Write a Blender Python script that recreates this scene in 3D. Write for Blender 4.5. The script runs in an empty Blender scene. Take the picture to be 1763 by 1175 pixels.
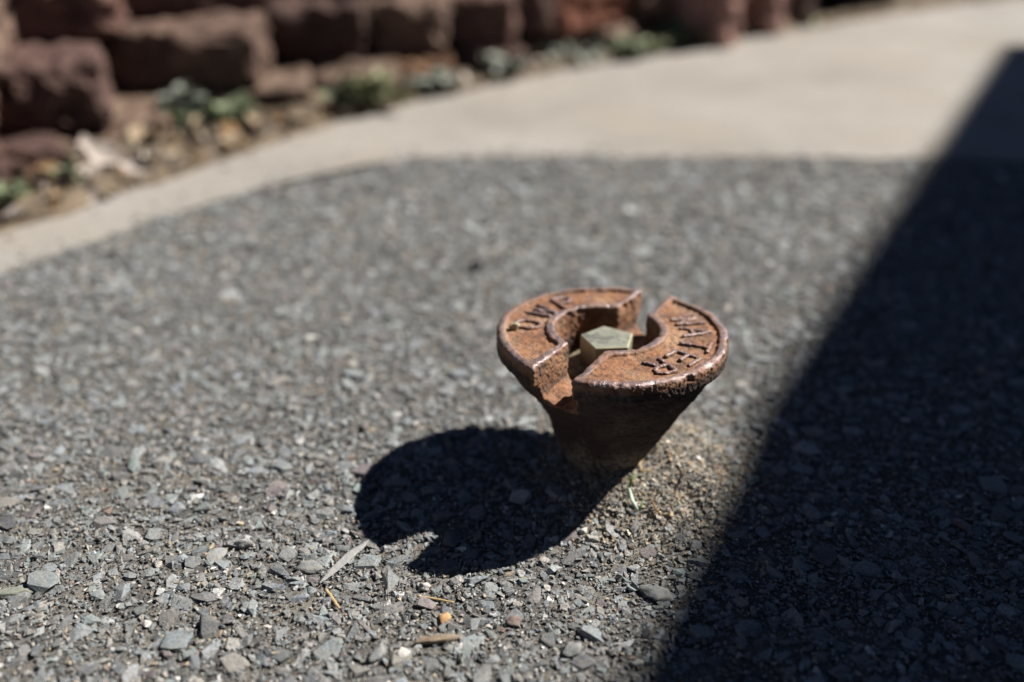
import bpy, bmesh, math, random
import numpy as np
from mathutils import Vector, Matrix

sc = bpy.context.scene
R = math.radians
rng = np.random.default_rng(7)
random.seed(7)

# ------------------------------------------------------------------ camera
CAM_H, PITCH, FPX, PCX, PCY = 0.3195, 29.5, 35 / 36 * 1763, 881.5, 587.5
cam_data = bpy.data.cameras.new('camera')
cam_data.lens = 35
cam_data.sensor_width = 36
cam_data.clip_start = 0.01
cam_data.clip_end = 1000
cam_data.dof.use_dof = True
cam_data.dof.focus_distance = 0.455
cam_data.dof.aperture_fstop = 2.65
cam_data.dof.aperture_blades = 0
cam = bpy.data.objects.new('camera', cam_data)
sc.collection.objects.link(cam)
cam.location = (0, 0, CAM_H)
cam.rotation_euler = (R(90 - PITCH), 0, 0)
sc.camera = cam

# ------------------------------------------------------------------ sky and sun
SUN_AZ = np.array([0.93, 0.37]); SUN_AZ = SUN_AZ / np.linalg.norm(SUN_AZ)
SUN_EL = R(45)
world = bpy.data.worlds.new('World')
sc.world = world
world.use_nodes = True
wn = world.node_tree.nodes
wn.clear()
sky = wn.new('ShaderNodeTexSky')
sky.sky_type = 'NISHITA'
sky.sun_disc = False
sky.sun_elevation = SUN_EL
sky.sun_rotation = math.atan2(SUN_AZ[0], SUN_AZ[1])
sky.air_density = 0.3
sky.dust_density = 0.0
sky.ozone_density = 1.0
bg = wn.new('ShaderNodeBackground')
bg.inputs['Strength'].default_value = 0.05
wo = wn.new('ShaderNodeOutputWorld')
world.node_tree.links.new(sky.outputs[0], bg.inputs[0])
world.node_tree.links.new(bg.outputs[0], wo.inputs[0])

sun_data = bpy.data.lights.new('sun', 'SUN')
sun_data.energy = 5.0
sun_data.angle = R(0.6)
sun_data.color = (1.0, 0.96, 0.91)
sun = bpy.data.objects.new('sun', sun_data)
sc.collection.objects.link(sun)
SUN_DIR = Vector((math.cos(SUN_EL) * SUN_AZ[0], math.cos(SUN_EL) * SUN_AZ[1], math.sin(SUN_EL)))
sun.rotation_euler = SUN_DIR.to_track_quat('Z', 'Y').to_euler()
sun.location = (2, 1, 3)

sc.view_settings.view_transform = 'Standard'
sc.view_settings.look = 'None'
sc.view_settings.gamma = 1.0
sc.view_settings.use_curve_mapping = False
sc.view_settings.exposure = 1.18

# ------------------------------------------------------------------ helpers
COL = sc.collection


def px(x, y, z=0.0):
    """photo pixel -> point on the level z"""
    p = R(PITCH)
    vx, vy, vz = (x - PCX) / FPX, 1.0, -(y - PCY) / FPX
    d = np.array([vx, math.cos(p) * vy + math.sin(p) * vz, -math.sin(p) * vy + math.cos(p) * vz])
    t = (z - CAM_H) / d[2]
    return np.array([d[0] * t, d[1] * t, z])


def depth(x, y, z=0.0):
    return y * math.cos(R(PITCH)) + (CAM_H - z) * math.sin(R(PITCH))


def project(x, y, z):
    d = y * math.cos(R(PITCH)) + (CAM_H - z) * math.sin(R(PITCH))
    v = y * math.sin(R(PITCH)) - (CAM_H - z) * math.cos(R(PITCH))
    return PCX + FPX * x / d, PCY - FPX * v / d, d


LAT = rng.random((64, 64, 64)).astype(np.float32)


def noise3(p, scale, seed=0):
    """value noise in -1..1, p is (n,3)"""
    q = np.asarray(p, np.float64) * scale + seed * 17.31 + 1000.0
    i = np.floor(q).astype(np.int64)
    f = q - i
    f = f * f * (3 - 2 * f)
    i &= 63
    j = (i + 1) & 63
    out = 0
    for a in (0, 1):
        for b in (0, 1):
            for c in (0, 1):
                w = (f[:, 0] if a else 1 - f[:, 0]) * (f[:, 1] if b else 1 - f[:, 1]) * (f[:, 2] if c else 1 - f[:, 2])
                out = out + w * LAT[(j if a else i)[:, 0], (j if b else i)[:, 1], (j if c else i)[:, 2]]
    return out * 2 - 1


def noise2(x, y, scale, seed=0):
    p = np.stack([np.ravel(x), np.ravel(y), np.zeros(np.size(x)) + seed * 3.7], 1)
    return noise3(p, scale, seed).reshape(np.shape(x))


def new_mesh(name, verts, faces, smooth=False, tris=None):
    """faces: list, or an (n,k) int array"""
    me = bpy.data.meshes.new(name)
    if isinstance(faces, np.ndarray):
        n, k = faces.shape
        verts = np.asarray(verts, np.float32)
        me.vertices.add(len(verts))
        me.vertices.foreach_set('co', verts.ravel())
        me.loops.add(n * k)
        me.loops.foreach_set('vertex_index', faces.astype(np.int32).ravel())
        me.polygons.add(n)
        me.polygons.foreach_set('loop_start', np.arange(0, n * k, k, dtype=np.int32))
        me.polygons.foreach_set('loop_total', np.full(n, k, np.int32))
        me.update(calc_edges=True)
        me.validate()
    else:
        me.from_pydata([tuple(v) for v in verts], [], faces)
        me.update()
    me.polygons.foreach_set('use_smooth', np.full(len(me.polygons), smooth))
    return me


def obj(name, me, mat=None, parent=None):
    o = bpy.data.objects.new(name, me)
    COL.objects.link(o)
    if mat and me is not None and not me.materials:
        me.materials.append(mat)
    if parent:
        o.parent = parent
    return o


def tag(o, label=None, cat=None, group=None, kind=None):
    if label: o['label'] = label
    if cat: o['category'] = cat
    if group: o['group'] = group
    if kind: o['kind'] = kind
    return o


def empty(name, loc=(0, 0, 0), rz=0.0):
    o = bpy.data.objects.new(name, None)
    o.empty_display_size = 0.05
    COL.objects.link(o)
    o.location = loc
    o.rotation_euler = (0, 0, rz)
    return o


def set_color(me, cols):
    """per-vertex colour"""
    a = me.color_attributes.new('col', 'FLOAT_COLOR', 'POINT')
    c = np.ones((len(cols), 4), np.float32)
    c[:, :3] = cols
    a.data.foreach_set('color', c.ravel())


def set_float(me, name, vals):
    a = me.attributes.new(name, 'FLOAT', 'POINT')
    a.data.foreach_set('value', np.asarray(vals, np.float32))


class NT:
    def __init__(self, name):
        self.m = bpy.data.materials.new(name)
        self.m.use_nodes = True
        self.t = self.m.node_tree
        self.b = self.t.nodes['Principled BSDF']

    def n(self, typ, **kw):
        nd = self.t.nodes.new(typ)
        for k, v in kw.items():
            if k in nd.inputs:
                nd.inputs[k].default_value = v
            else:
                setattr(nd, k, v)
        return nd

    def l(self, a, b):
        self.t.links.new(a, b)

    def coord(self, kind='Object'):
        return self.n('ShaderNodeTexCoord').outputs[kind]

    def noise(self, scale, detail=4, rough=0.55, vec=None, dim='3D'):
        nd = self.n('ShaderNodeTexNoise')
        nd.inputs['Scale'].default_value = scale
        nd.inputs['Detail'].default_value = detail
        nd.inputs['Roughness'].default_value = rough
        if vec is not None: self.l(vec, nd.inputs['Vector'])
        return nd.outputs['Fac']

    def voronoi(self, scale, vec=None, feature='F1', out='Color', rand=1.0):
        nd = self.n('ShaderNodeTexVoronoi')
        nd.feature = feature
        nd.inputs['Scale'].default_value = scale
        nd.inputs['Randomness'].default_value = rand
        if vec is not None: self.l(vec, nd.inputs['Vector'])
        return nd.outputs[out]

    def ramp(self, fac, stops, interp='LINEAR'):
        nd = self.n('ShaderNodeValToRGB')
        nd.color_ramp.interpolation = interp
        el = nd.color_ramp.elements
        while len(el) < len(stops): el.new(0.5)
        for e, (p, c) in zip(el, stops):
            e.position = p
            e.color = (*c, 1) if len(c) == 3 else c
        self.l(fac, nd.inputs[0])
        return nd.outputs[0]

    def g(self, fac, a, b):
        """clamped remap of a value to 0..1"""
        nd = self.n('ShaderNodeMapRange')
        nd.inputs['From Min'].default_value = a
        nd.inputs['From Max'].default_value = b
        self.l(fac, nd.inputs['Value'])
        return nd.outputs[0]

    def mix(self, fac, a, b, mode='MIX'):
        nd = self.n('ShaderNodeMix')
        nd.data_type = 'RGBA'
        nd.blend_type = mode
        for s, v in ((0, fac), (6, a), (7, b)):
            if hasattr(v, 'links') or isinstance(v, bpy.types.NodeSocket):
                self.l(v, nd.inputs[s])
            elif s == 0:
                nd.inputs[0].default_value = v
            else:
                nd.inputs[s].default_value = (*v, 1)
        return nd.outputs[2]

    def math(self, op, a, b=0.0):
        nd = self.n('ShaderNodeMath')
        nd.operation = op
        for i, v in ((0, a), (1, b)):
            if isinstance(v, bpy.types.NodeSocket): self.l(v, nd.inputs[i])
            else: nd.inputs[i].default_value = v
        return nd.outputs[0]

    def attr(self, name, out='Color'):
        nd = self.n('ShaderNodeAttribute')
        nd.attribute_name = name
        return nd.outputs[out]

    def bump(self, h, strength=0.5, dist=0.001):
        nd = self.n('ShaderNodeBump')
        nd.inputs['Strength'].default_value = strength
        nd.inputs['Distance'].default_value = dist
        self.l(h, nd.inputs['Height'])
        self.l(nd.outputs[0], self.b.inputs['Normal'])

    def set(self, **kw):
        for k, v in kw.items():
            s = self.b.inputs[k.replace('_', ' ')]
            if isinstance(v, bpy.types.NodeSocket): self.l(v, s)
            elif isinstance(v, tuple): s.default_value = (*v, 1) if len(v) == 3 else v
            else: s.default_value = v
        return self


M = {}


def materials():
    # bitumen and sand between the stones
    t = NT('asphalt_matrix')
    c = t.coord()
    n1 = t.noise(900, 4, 0.7, c)
    n2 = t.noise(35, 4, 0.6, c)
    sand = t.ramp(n1, [(0.28, (0.045, 0.042, 0.039)), (0.45, (0.135, 0.12, 0.10)), (0.62, (0.225, 0.205, 0.172)), (0.8, (0.38, 0.35, 0.30))])
    tar = t.ramp(n1, [(0.3, (0.02, 0.02, 0.02)), (0.6, (0.10, 0.095, 0.088)), (0.8, (0.22, 0.20, 0.18))])
    far = t.voronoi(150, c)
    hsv = t.n('ShaderNodeHueSaturation'); hsv.inputs['Saturation'].default_value = 0.0
    t.l(far, hsv.inputs['Color'])
    sep = t.n('ShaderNodeSeparateColor'); t.l(hsv.outputs[0], sep.inputs[0])
    stone = t.ramp(sep.outputs[0], [(0.2, (0.05, 0.052, 0.055)), (0.5, (0.12, 0.125, 0.13)), (0.75, (0.19, 0.18, 0.165)), (0.95, (0.4, 0.38, 0.35))])
    base = t.mix(t.g(n2, 0.42, 0.70), tar, sand)
    base = t.mix(t.attr('mound', 'Fac'), base, t.mix(1.0, sand, (1.25, 1.17, 1.04), 'MULTIPLY'))
    base = t.mix(t.attr('outer', 'Fac'), base, stone)
    t.set(Base_Color=base, Roughness=0.92, Specular_IOR_Level=0.25)
    t.bump(n1, 0.9, 0.0012)
    M['matrix'] = t.m
    # stones: colour by piece
    for key in ('aggregate', 'stone'):
        t = NT(key)
        c = t.coord('Object')
        if key == 'aggregate':
            col = t.attr('col')
            n1 = t.noise(700, 4, 0.65, c); n2 = t.noise(2500, 2, 0.6, c)
        else:
            oi = t.n('ShaderNodeObjectInfo'); col = oi.outputs['Color']
            g = t.n('ShaderNodeNewGeometry')
            n1 = t.noise(700, 4, 0.65, g.outputs['Position']); n2 = t.noise(2500, 2, 0.6, g.outputs['Position'])
        col = t.mix(t.g(n1, 0.3, 0.75), t.mix(1.0, col, (0.5, 0.48, 0.46), 'MULTIPLY'), t.mix(1.0, col, (1.35, 1.33, 1.28), 'MULTIPLY'))
        n3 = t.noise(170, 3, 0.6, g.outputs['Position'] if key == 'stone' else c)
        cover = t.math('MULTIPLY', t.g(n2, 0.42, 0.62), t.g(n3, 0.34, 0.60))
        dust = t.mix(cover, col, (0.195, 0.18, 0.155))
        t.set(Base_Color=dust, Roughness=0.8, Specular_IOR_Level=0.3)
        t.bump(t.math('ADD', n1, t.math('MULTIPLY', n2, 0.5)), 0.75, 0.0009)
        M[key] = t.m
    # concrete
    t = NT('concrete')
    c = t.coord()
    n1 = t.noise(4, 5, 0.6, c); n2 = t.noise(160, 4, 0.7, c); n3 = t.noise(5.5, 4, 0.6, c)
    col = t.mix(t.g(n1, 0.3, 0.7), (0.205, 0.187, 0.162), (0.315, 0.292, 0.26))
    col = t.mix(t.g(n3, 0.5, 0.66), col, (0.265, 0.235, 0.195))
    col = t.mix(t.g(n2, 0.35, 0.75), t.mix(1.0, col, (0.75, 0.75, 0.75), 'MULTIPLY'), col)
    t.set(Base_Color=col, Roughness=0.9, Specular_IOR_Level=0.2)
    t.bump(n2, 0.5, 0.001)
    M['concrete'] = t.m
    # soil
    t = NT('soil')
    c = t.coord()
    n1 = t.noise(60, 5, 0.7, c); n2 = t.noise(9, 3, 0.5, c)
    col = t.ramp(n1, [(0.3, (0.035, 0.026, 0.018)), (0.55, (0.11, 0.082, 0.055)), (0.75, (0.22, 0.175, 0.12))])
    col = t.mix(t.g(n2, 0.5, 0.75), col, (0.16, 0.125, 0.085))
    t.set(Base_Color=col, Roughness=0.95, Specular_IOR_Level=0.2)
    t.bump(n1, 0.8, 0.004)
    M['soil'] = t.m
    # rough split-face concrete block, each with its own tint (object colour)
    t = NT('wall_block')
    g = t.n('ShaderNodeNewGeometry')
    oi = t.n('ShaderNodeObjectInfo')
    n1 = t.noise(45, 5, 0.65, g.outputs['Position']); n2 = t.noise(260, 3, 0.6, g.outputs['Position'])
    col = t.mix(t.g(n1, 0.35, 0.7), t.mix(1.0, oi.outputs['Color'], (0.4, 0.36, 0.36), 'MULTIPLY'), oi.outputs['Color'])
    col = t.mix(t.g(n2, 0.55, 0.8), col, t.mix(1.0, oi.outputs['Color'], (1.4, 1.35, 1.3), 'MULTIPLY'))
    t.set(Base_Color=col, Roughness=0.92, Specular_IOR_Level=0.2)
    t.bump(n2, 0.7, 0.003)
    M['block'] = t.m
    # rusty cast iron
    t = NT('rusty_iron')
    c = t.coord()
    n1 = t.noise(0.16 * 1000, 5, 0.6, c); n2 = t.noise(1.1 * 1000, 3, 0.7, c); n3 = t.noise(45, 4, 0.55, c)
    rust = t.ramp(n1, [(0.25, (0.042, 0.019, 0.011)), (0.43, (0.13, 0.055, 0.024)), (0.58, (0.215, 0.092, 0.038)), (0.78, (0.30, 0.15, 0.068))])
    n4 = t.noise(75, 4, 0.6, c)
    dusty = t.mix(t.math('MULTIPLY', t.g(n3, 0.46, 0.66), 0.75), rust, (0.27, 0.168, 0.098))
    dusty = t.mix(t.math('MULTIPLY', t.g(n4, 0.54, 0.66), 0.7), dusty, (0.06, 0.033, 0.024))
    dark = t.mix(t.g(n1, 0.3, 0.7), (0.016, 0.008, 0.006), (0.042, 0.018, 0.010))  # shade of the rim sides and stem put into a darker rust
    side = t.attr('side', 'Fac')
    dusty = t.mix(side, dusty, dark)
    pits = t.g(n2, 0.45, 0.33)
    dusty = t.mix(pits, dusty, (0.02, 0.009, 0.006))
    polish_c = t.mix(t.g(n1, 0.35, 0.7), (0.12, 0.080, 0.078), (0.26, 0.20, 0.195))
    ridge = t.attr('ridge', 'Fac')
    wear = t.math('MULTIPLY', t.math('MULTIPLY', ridge, t.g(n1, 0.30, 0.50)), t.math('ADD', t.math('MULTIPLY', t.g(n4, 0.36, 0.56), 0.75), 0.25))
    col = t.mix(wear, dusty, polish_c)
    soil_f = t.math('MULTIPLY', t.attr('dirt', 'Fac'), t.g(t.noise(420, 4, 0.7, c), 0.40, 0.58))
    col = t.mix(soil_f, col, (0.19, 0.155, 0.11))
    t.set(Base_Color=col, Specular_IOR_Level=0.5)
    t.set(Roughness=t.mix(wear, (0.85, 0.85, 0.85), (0.33, 0.33, 0.33)), Metallic=t.math('MULTIPLY', wear, 0.5))
    t.bump(t.math('ADD', t.math('MULTIPLY', n2, 0.8), n1), 0.55, 0.0009)
    M['iron'] = t.m
    # dull brass
    t = NT('brass')
    c = t.coord()
    n1 = t.noise(150, 5, 0.6, c); n2 = t.noise(1500, 2, 0.6, c)
    col = t.ramp(n1, [(0.3, (0.17, 0.172, 0.135)), (0.55, (0.25, 0.25, 0.195)), (0.75, (0.31, 0.305, 0.235))])
    edge = t.attr('ridge', 'Fac')
    n5 = t.noise(95, 4, 0.6, c)
    col = t.mix(t.math('MULTIPLY', t.g(n5, 0.50, 0.60), 0.75), col, (0.085, 0.083, 0.075))  # dark patches painted for the reflection on the bolt's top
    scr = t.g(t.noise(700, 3, 0.7, c), 0.60, 0.70)
    col = t.mix(t.math('MULTIPLY', scr, 0.6), col, (0.08, 0.07, 0.05))
    col = t.mix(t.math('MULTIPLY', edge, 0.8), col, (0.36, 0.33, 0.20))
    col = t.mix(t.attr('side_shade', 'Fac'), col, (0.07, 0.058, 0.04))  # shade on the bolt's sides mixed into the brass colour
    t.set(Base_Color=col, Metallic=0.3, Roughness=0.52)
    t.bump(n2, 0.25, 0.0004)
    M['brass'] = t.m
    t = NT('dark_brass')  # rust-toned flange, darkened to cut light bounced onto the bolt's sides
    n1 = t.noise(200, 5, 0.6, t.coord())
    t.set(Base_Color=t.ramp(n1, [(0.35, (0.05, 0.03, 0.018)), (0.55, (0.12, 0.095, 0.055)), (0.75, (0.24, 0.21, 0.13))]), Roughness=0.7, Metallic=0.1)
    t.bump(n1, 0.5, 0.001)
    M['dark_brass'] = t.m
    def simple(key, c1, c2, scale, rough=0.8, spec=0.3, trans=0.0):
        t = NT(key)
        n = t.noise(scale, 4, 0.6, t.coord())
        t.set(Base_Color=t.mix(t.g(n, 0.3, 0.7), c1, c2), Roughness=rough, Specular_IOR_Level=spec)
        t.bump(n, 0.3, 0.0008)
        M[key] = t.m
    simple('leaf_green', (0.085, 0.11, 0.06), (0.18, 0.21, 0.12), 60, 0.6)
    simple('leaf_grey', (0.13, 0.145, 0.115), (0.25, 0.265, 0.22), 60, 0.7)
    simple('leaf_yellow', (0.17, 0.18, 0.09), (0.30, 0.31, 0.18), 60, 0.7)
    simple('dry_tan', (0.16, 0.115, 0.07), (0.29, 0.225, 0.15), 90, 0.85)
    simple('dry_pale', (0.25, 0.21, 0.175), (0.42, 0.365, 0.32), 90, 0.85)
    simple('dry_brown', (0.08, 0.045, 0.022), (0.19, 0.11, 0.045), 90, 0.85)
    simple('mud', (0.20, 0.165, 0.105), (0.36, 0.31, 0.21), 400, 0.9)
    simple('straw', (0.22, 0.15, 0.07), (0.38, 0.28, 0.14), 400, 0.7)
    simple('bark', (0.06, 0.045, 0.035), (0.16, 0.13, 0.10), 300, 0.9)
    simple('sprout', (0.30, 0.36, 0.28), (0.42, 0.47, 0.38), 300, 0.55)
    simple('sprout_green', (0.07, 0.13, 0.03), (0.12, 0.19, 0.05), 300, 0.55)
    simple('fence_wood', (0.10, 0.075, 0.055), (0.17, 0.13, 0.10), 30, 0.85)
    simple('black_plastic', (0.006, 0.006, 0.007), (0.012, 0.012, 0.013), 40, 0.5)
    simple('tar', (0.008, 0.008, 0.009), (0.018, 0.018, 0.02), 400, 0.7)
    def rocky(key, c1, c2, dust=0.5):
        t = NT(key)
        c = t.coord()
        n1 = t.noise(260, 5, 0.65, c); n2 = t.noise(1800, 3, 0.65, c); n3 = t.noise(240, 2, 0.5, c)
        col = t.mix(t.g(n1, 0.3, 0.7), c1, c2)
        cover = t.math('MULTIPLY', t.math('MULTIPLY', t.g(n2, 0.44, 0.62), t.g(n3, 0.35, 0.6)), dust)
        t.set(Base_Color=t.mix(cover, col, (0.215, 0.19, 0.155)), Roughness=0.82, Specular_IOR_Level=0.3)
        t.bump(t.math('ADD', n1, t.math('MULTIPLY', n2, 0.6)), 0.8, 0.0009)
        M[key] = t.m
    rocky('tan_pebble', (0.25, 0.13, 0.05), (0.46, 0.29, 0.13))
    rocky('white_pebble', (0.33, 0.31, 0.28), (0.52, 0.49, 0.45))
    rocky('tan_stone', (0.10, 0.075, 0.055), (0.30, 0.22, 0.14), 0.9)
    rocky('slate', (0.10, 0.108, 0.11), (0.22, 0.228, 0.222), 0.9)
    rocky('pale_slate', (0.18, 0.185, 0.185), (0.30, 0.30, 0.29), 0.9)
    rocky('slate_green', (0.12, 0.135, 0.11), (0.20, 0.215, 0.17), 0.9)
    rocky('plum', (0.09, 0.06, 0.058), (0.16, 0.115, 0.11), 0.9)

materials()

# ------------------------------------------------------------------ ground heights
PLUG = np.array([0.0497, 0.4345])


def mound(x, y):
    dx, dy = x - (PLUG[0] + 0.019), y - (PLUG[1] - 0.012)
    r = np.sqrt((dx / 0.050) ** 2 + (dy / 0.050) ** 2)
    return np.exp(-r ** 2.6)


def ground_z(x, y):
    z = 0.0016 * noise2(x, y, 11, 1) + 0.0009 * noise2(x, y, 45, 2)
    z = np.minimum(z, 0.0016)
    m = mound(x, y)
    hump = np.exp(-(((x - PLUG[0] - 0.027) / 0.028) ** 2 + ((y - PLUG[1] + 0.002) / 0.030) ** 2))
    return z + 0.008 * m + 0.011 * hump + m * (0.0028 * noise2(x, y, 75, 12) + 0.0020 * noise2(x, y, 170, 13))


# edge of the asphalt patch, and of the planting bed, from the ground they lie on
EDGE_A = np.array([px(-700, 640)[:2], px(-300, 552)[:2], px(0, 472)[:2], px(260, 382)[:2], px(480, 318)[:2], px(640, 283)[:2], px(715, 271)[:2], px(1000, 271)[:2], px(1400, 273)[:2], px(1763, 276)[:2], px(2300, 282)[:2]])
EDGE_B = np.array([px(-700, 590)[:2], px(-300, 490)[:2], px(0, 405)[:2], px(300, 303)[:2], px(520, 228)[:2], px(730, 172)[:2], px(980, 118)[:2], px(1230, 76)[:2], px(1420, 44)[:2], px(1600, 14)[:2], px(1763, -6)[:2], px(2000, -30)[:2], px(2400, -60)[:2]])


def sd_poly(x, y, P):
    """signed distance to an open polyline, positive on its left (far) side"""
    best = np.full(np.shape(x), 1e9)
    sgn = np.ones(np.shape(x))
    for a, b in zip(P[:-1], P[1:]):
        ab = b - a
        t = np.clip(((x - a[0]) * ab[0] + (y - a[1]) * ab[1]) / (ab @ ab), 0, 1)
        dx, dy = x - a[0] - t * ab[0], y - a[1] - t * ab[1]
        d = np.hypot(dx, dy)
        s = np.sign(ab[0] * (y - a[1]) - ab[1] * (x - a[0]))
        m = d < best - 1e-9
        best = np.where(m, d, best)
        sgn = np.where(m, s, sgn)
    return best * sgn


def grid_mesh(name, xs, ys, zf, smooth=True):
    X, Y = np.meshgrid(xs, ys)
    Z = zf(X, Y)
    v = np.stack([X.ravel(), Y.ravel(), Z.ravel()], 1)
    nx, ny = len(xs), len(ys)
    i = np.arange(nx * ny).reshape(ny, nx)
    f = np.stack([i[:-1, :-1].ravel(), i[:-1, 1:].ravel(), i[1:, 1:].ravel(), i[1:, :-1].ravel()], 1)
    return new_mesh(name, v, f, smooth), v


# far ground to the horizon
s = 400
tag(obj('ground', new_mesh('ground', [(-s, -s, -0.03), (s, -s, -0.03), (s, s, -0.03), (-s, s, -0.03)], [(0, 1, 2, 3)]), M['soil']), 'bare brown soil around the path', 'ground', kind='structure')

# asphalt: fine sheet near the plug, coarser beyond
xs = np.concatenate([np.linspace(-1.5, -0.30, 60, endpoint=False), np.arange(-0.30, 0.42, 0.0014), np.linspace(0.421, 1.9, 70)])
ys = np.concatenate([np.linspace(-1.2, 0.24, 50, endpoint=False), np.arange(0.24, 0.66, 0.0014), np.linspace(0.661, 1.15, 120)])


def asphalt_z(X, Y):
    z = ground_z(X, Y)
    near = (X > -0.31) & (X < 0.43) & (Y > 0.23) & (Y < 0.67)
    p = np.stack([X[near], Y[near], X[near] * 0], 1)
    z[near] += 0.0005 * noise3(p, 260, 3) + 0.00035 * noise3(p, 600, 4)
    # where concrete lies over it, dip under the slab
    d = sd_poly(X, Y, EDGE_A) - 0.006
    z = np.where(d > 0, np.minimum(z, 0) - 0.012 * np.clip(d / 0.02, 0, 1), z)
    return z - 0.0006


me, v = grid_mesh('asphalt', xs, ys, asphalt_z)
set_float(me, 'mound', np.clip(mound(v[:, 0], v[:, 1]) * 1.6, 0, 1))
edge = np.minimum(np.minimum((v[:, 0] + 0.52) / 0.06, (0.78 - v[:, 0]) / 0.06), (v[:, 1] - 0.16) / 0.06)
set_float(me, 'outer', 1 - np.clip(edge, 0, 1))
asphalt = obj('asphalt', me, M['matrix'])
tag(asphalt, 'worn grey asphalt with exposed stone chips', 'asphalt', kind='structure')

# concrete slab
def slab(name, poly, top, bot, mat):
    n = len(poly)
    v = [(p[0], p[1], top) for p in poly] + [(p[0], p[1], bot) for p in poly]
    f = [tuple(range(n))] + [(i, i + n, (i + 1) % n + n, (i + 1) % n) for i in range(n)]
    return obj(name, new_mesh(name, v, f), mat)


fine = []
for a, b in zip(EDGE_A[:-1], EDGE_A[1:]):
    for k in range(24):
        q = a + (b - a) * k / 24
        fine.append(q + rng.normal(0, 0.0030, 2))
far_dir = (EDGE_B[-1] - EDGE_B[-3]) / np.linalg.norm(EDGE_B[-1] - EDGE_B[-3])
poly = fine + [EDGE_A[-1], np.array([3.2, 0.95]), np.array([3.6, 1.15]) + far_dir * 12, EDGE_B[-1] + far_dir * 12] + [np.array(p) + np.array([-0.05, 0.06]) for p in EDGE_B[::-1]]
concrete = slab('concrete_path', poly, 0.0006, -0.04, M['concrete'])
tag(concrete, 'sunlit pale concrete path curving past the asphalt', 'path', kind='structure')


# planting bed: soil that rises from the path's edge to the wall
def bed_z(X, Y):
    d = sd_poly(X, Y, EDGE_B) + 0.008 * noise2(X, Y, 22, 6) + 0.005 * noise2(X, Y, 70, 7)
    z = -0.025 + 0.034 * np.clip((d + 0.03) / 0.037, 0, 1) + 0.002 * np.clip(d / 0.2, 0, 1)
    return z + np.clip(d, 0, 0.03) / 0.03 * (0.006 * noise2(X, Y, 40, 8) + 0.003 * noise2(X, Y, 110, 9))


me, v = grid_mesh('planting_bed', np.arange(-1.6, 2.4, 0.009), np.arange(0.1, 3.4, 0.009), bed_z)
tag(obj('planting_bed', me, M['soil']), 'brown soil strip between path and block wall', 'soil', kind='structure')


# ------------------------------------------------------------------ stones of the asphalt
def hull(n, flat, seed, boxy=0.5):
    r = random.Random(seed)
    bm = bmesh.new()
    for _ in range(n):
        while True:
            p = Vector((r.uniform(-1, 1), r.uniform(-1, 1), r.uniform(-1, 1)))
            if 0.55 < p.length < 1.25: break
        p = p.normalized() * (1 - boxy) + p * boxy
        bm.verts.new((p.x, p.y * r.uniform(0.75, 1.0), max(-1, min(0.75, p.z * 1.3)) * flat))
    bmesh.ops.convex_hull(bm, input=bm.verts)
    bmesh.ops.delete(bm, geom=[q for q in bm.verts if not q.link_faces], context='VERTS')
    bmesh.ops.triangulate(bm, faces=bm.faces)
    bm.verts.ensure_lookup_table()
    v = np.array([q.co[:] for q in bm.verts])
    v[:, :2] -= (v[:, :2].max(0) + v[:, :2].min(0)) / 2
    v[:, :2] /= np.abs(v[:, 0]).max()
    bm.verts.index_update()
    f = np.array([[q.index for q in p.verts] for p in bm.faces])
    bm.free()
    return v, f


BIG = [hull(14, 0.5, 100 + i) for i in range(22)]
SMALL = [hull(8, 0.62, 200 + i, 0.3) for i in range(12)]

PAL = np.array([(0.115, 0.128, 0.135), (0.085, 0.092, 0.098), (0.145, 0.158, 0.160), (0.06, 0.062, 0.066), (0.18, 0.185, 0.182),
                (0.12, 0.115, 0.11), (0.16, 0.15, 0.135), (0.10, 0.082, 0.085), (0.115, 0.135, 0.13), (0.25, 0.25, 0.24),
                (0.22, 0.20, 0.175), (0.40, 0.385, 0.36), (0.24, 0.19, 0.125), (0.17, 0.105, 0.07)])
PW_BIG = np.array([20, 16, 13, 11, 5, 9, 5, 3, 6, 1.2, 1.6, 0.35, 0.12, 0.1]); PW_BIG /= PW_BIG.sum()
PW_SM = np.array([13, 13, 11, 12, 7, 9, 8, 3, 5, 3, 5, 1.3, 1.6, 0.7]); PW_SM /= PW_SM.sum()
PW_SAND = np.array([3, 4, 3, 5, 5, 6, 11, 1, 2, 8, 16, 6, 9, 2.5]); PW_SAND /= PW_SAND.sum()


def scatter(n, x0, x1, y0, y1, smin, smax, power, keep):
    x = rng.uniform(x0, x1, n); y = rng.uniform(y0, y1, n)
    s = smin + (smax - smin) * rng.random(n) ** power
    k = keep(x, y, s)
    return x[k], y[k], s[k]


def on_asphalt(x, y, s, margin=0.0):
    return sd_poly(x, y, EDGE_A) < -s * 0.6 - margin


def off_plug(x, y, r=0.016):
    return np.hypot(x - PLUG[0], y - PLUG[1]) > r


def in_view(x, y, mx=0.06):
    u, w, d = project(x, y, 0.0)
    return (u > -mx * 1763 * 2) & (u < 1763 * (1 + 2 * mx)) & (w < 1175 * (1 + 2 * mx)) & (d > 0.05)


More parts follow.
